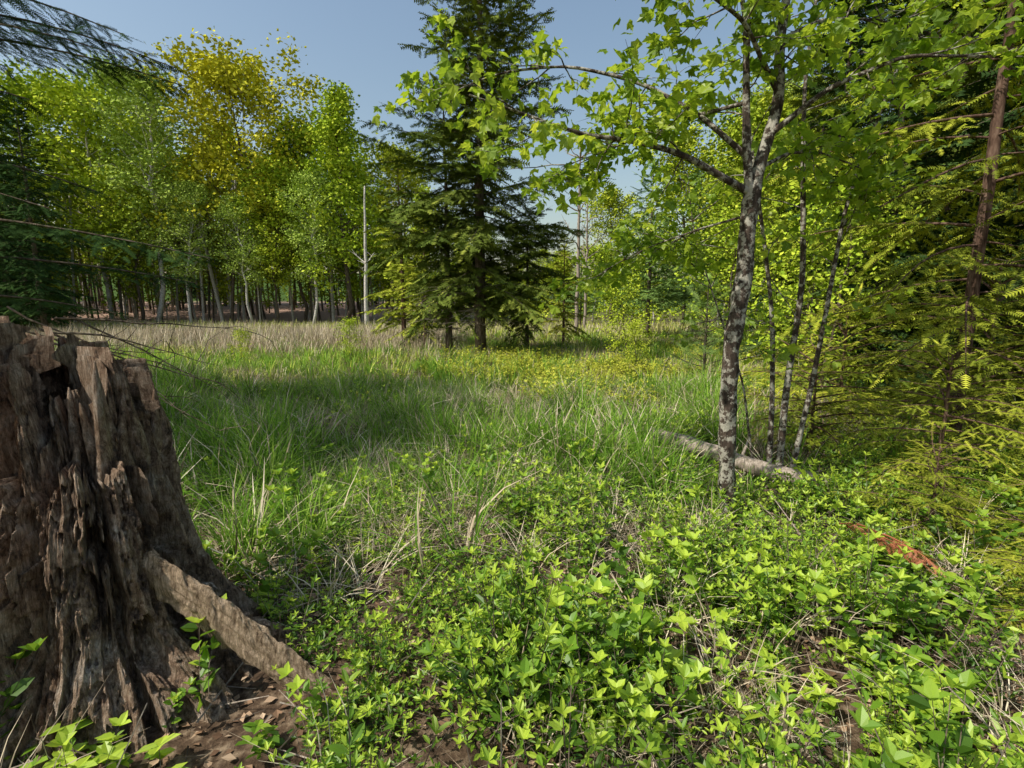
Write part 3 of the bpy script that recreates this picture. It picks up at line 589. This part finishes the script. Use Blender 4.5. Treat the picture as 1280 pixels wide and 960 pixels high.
for k in range(190):
    y=rng.uniform(39,60);x=rng.uniform(-1.05,-.2)*y;g=float(gh(x,y));H=rng.uniform(7,12);z=np.linspace(0,H,5)
    mb.tube(np.c_[x+rng.normal(0,.3)*z/H*2,y+0*z,g-.1+z],rng.uniform(.05,.14),5,int(rng.random()<(.5 if y<46 else .15)),cap=False)
mb.obj('distant_tree_trunks',[M_bark,M_pale])
mb=MB();C=[]
for k in range(900):
    y=rng.uniform(38,72);x=rng.uniform(-1.1,1.1)*y
    if x<-8 and (y<60 or rng.random()<.4):
        if rng.random()<.95 or y<42: continue
    C.append((x,y,float(gh(x,y))+rng.uniform(.2,1.2)))
leaves(mb,RH,np.array(C),14,.55,.3,0,flat=.3);mb.obj('forest_undergrowth',[M_farleaf])
# ================= LEFT HEMLOCK overhanging boughs
mb=MB();S=[];r=np.random.default_rng(77);hx,hy=-4.9,3.9
z=np.linspace(0,9,14);mb.tube(np.c_[hx+.02*np.sin(z),hy+0*z,z-.1],.14*(1-z/9.5)**.8,12,0,rough=.12)
for (z0,ex,ey,L,sg,lf) in [(2.25,1,-.12,2.9,.12,.0),(2.5,1,-.3,2.2,.2,.05),(2.0,1,.1,2.4,.1,.0),(2.75,1,.1,1.8,.2,.02),(3.2,1,-.15,1.7,.2,.05),(3.5,1,-.1,2.3,.2,.08),(3.55,1,.05,2.5,.2,.05),(3.7,1,.1,2.4,.25,.1),(3.6,1,-.3,2.2,.22,.1),(3.8,1,-.05,2.3,.2,.02),(1.7,1,.1,1.8,.12,.02)]:
    bough(S,mb,(hx,hy,z0),(ex,ey,0),L,sg,r,.06,.22,.12,r0=.014,lift=lf,ur=.5)
for k in range(20):
    a=r.uniform(1.2,5.1);bough(S,mb,(hx,hy,r.uniform(2,8.5)),(math.cos(a),math.sin(a),0),r.uniform(1,2),.2,r,.1,.3,.15)
flush(S,mb,SP_near,1);mb.obj('hemlock_tree',[M_bark,M_ndl_dark])
mb=MB()
for k in range(9):
    p=np.array([-3.4+r.uniform(-.2,.3),3.6+r.uniform(-.2,.4),1.1+r.uniform(0,.5)]);T=limb(mb,p,(1,r.uniform(-.2,.2),r.uniform(-.45,-.05)),r.uniform(.7,1.5),.009,r,8,upb=-.2,wob=.12,sides=4)
    for q in range(5):
        T2=limb(mb,T[r.integers(2,8)],(r.uniform(0,1),r.normal(0,.6),r.normal(0,.6)),r.uniform(.15,.45),.004,r,5,wob=.2,sides=3)
limb(mb,(-3.7,3.7,-.1),(.1,0,1),2.0,.03,r,8,sides=6)
mb.obj('dead_branch',[M_bark])
sh=decid('shade_maple',[M_bark,M_farleaf],9,2.5,.4,22,300,ls=.2,m=9,rad=.3,tr=.1)  # unseen maples added left of and behind the camera to cast dappled shade
link('shade_maple_tree',sh,-7.6,3.2,1.0,0);link('shade_maple_tree',sh,-10.4,5.2,1.3,1);link('shade_maple_tree',sh,-4.4,-2.6,.8,2);link('shade_maple_tree',sh,-1.2,-3.8,.8,4)
# ================= LIGHT / CAMERA
S_=Vector((-.72,-.36,.98)).normalized()
ld=bpy.data.lights.new('sun','SUN');ld.energy=5;ld.angle=math.radians(.5);ld.color=(1,.94,.84)
lo=bpy.data.objects.new('sun',ld);scene.collection.objects.link(lo);lo.rotation_euler=S_.to_track_quat('Z','Y').to_euler()
w=bpy.data.worlds.new('World');scene.world=w;w.use_nodes=True;nt=w.node_tree
sk=nt.nodes.new('ShaderNodeTexSky');sk.sky_type='NISHITA';sk.sun_disc=False;sk.sun_elevation=math.asin(S_.z);sk.sun_rotation=math.atan2(S_.x,S_.y);sk.dust_density=2.2;sk.air_density=1.6
bg=nt.nodes['Background'];bg.inputs[1].default_value=.14;nt.links.new(sk.outputs[0],bg.inputs[0])
cd=bpy.data.cameras.new('camera');cd.lens=18;cd.sensor_width=36;cd.clip_end=2000;cd.clip_start=.05
co=bpy.data.objects.new('camera',cd);scene.collection.objects.link(co);co.location=(0,0,1.6);co.rotation_euler=(math.radians(90-8.9),0,0)
scene.camera=co
scene.view_settings.view_transform='Standard';scene.view_settings.look='None';scene.view_settings.exposure=0
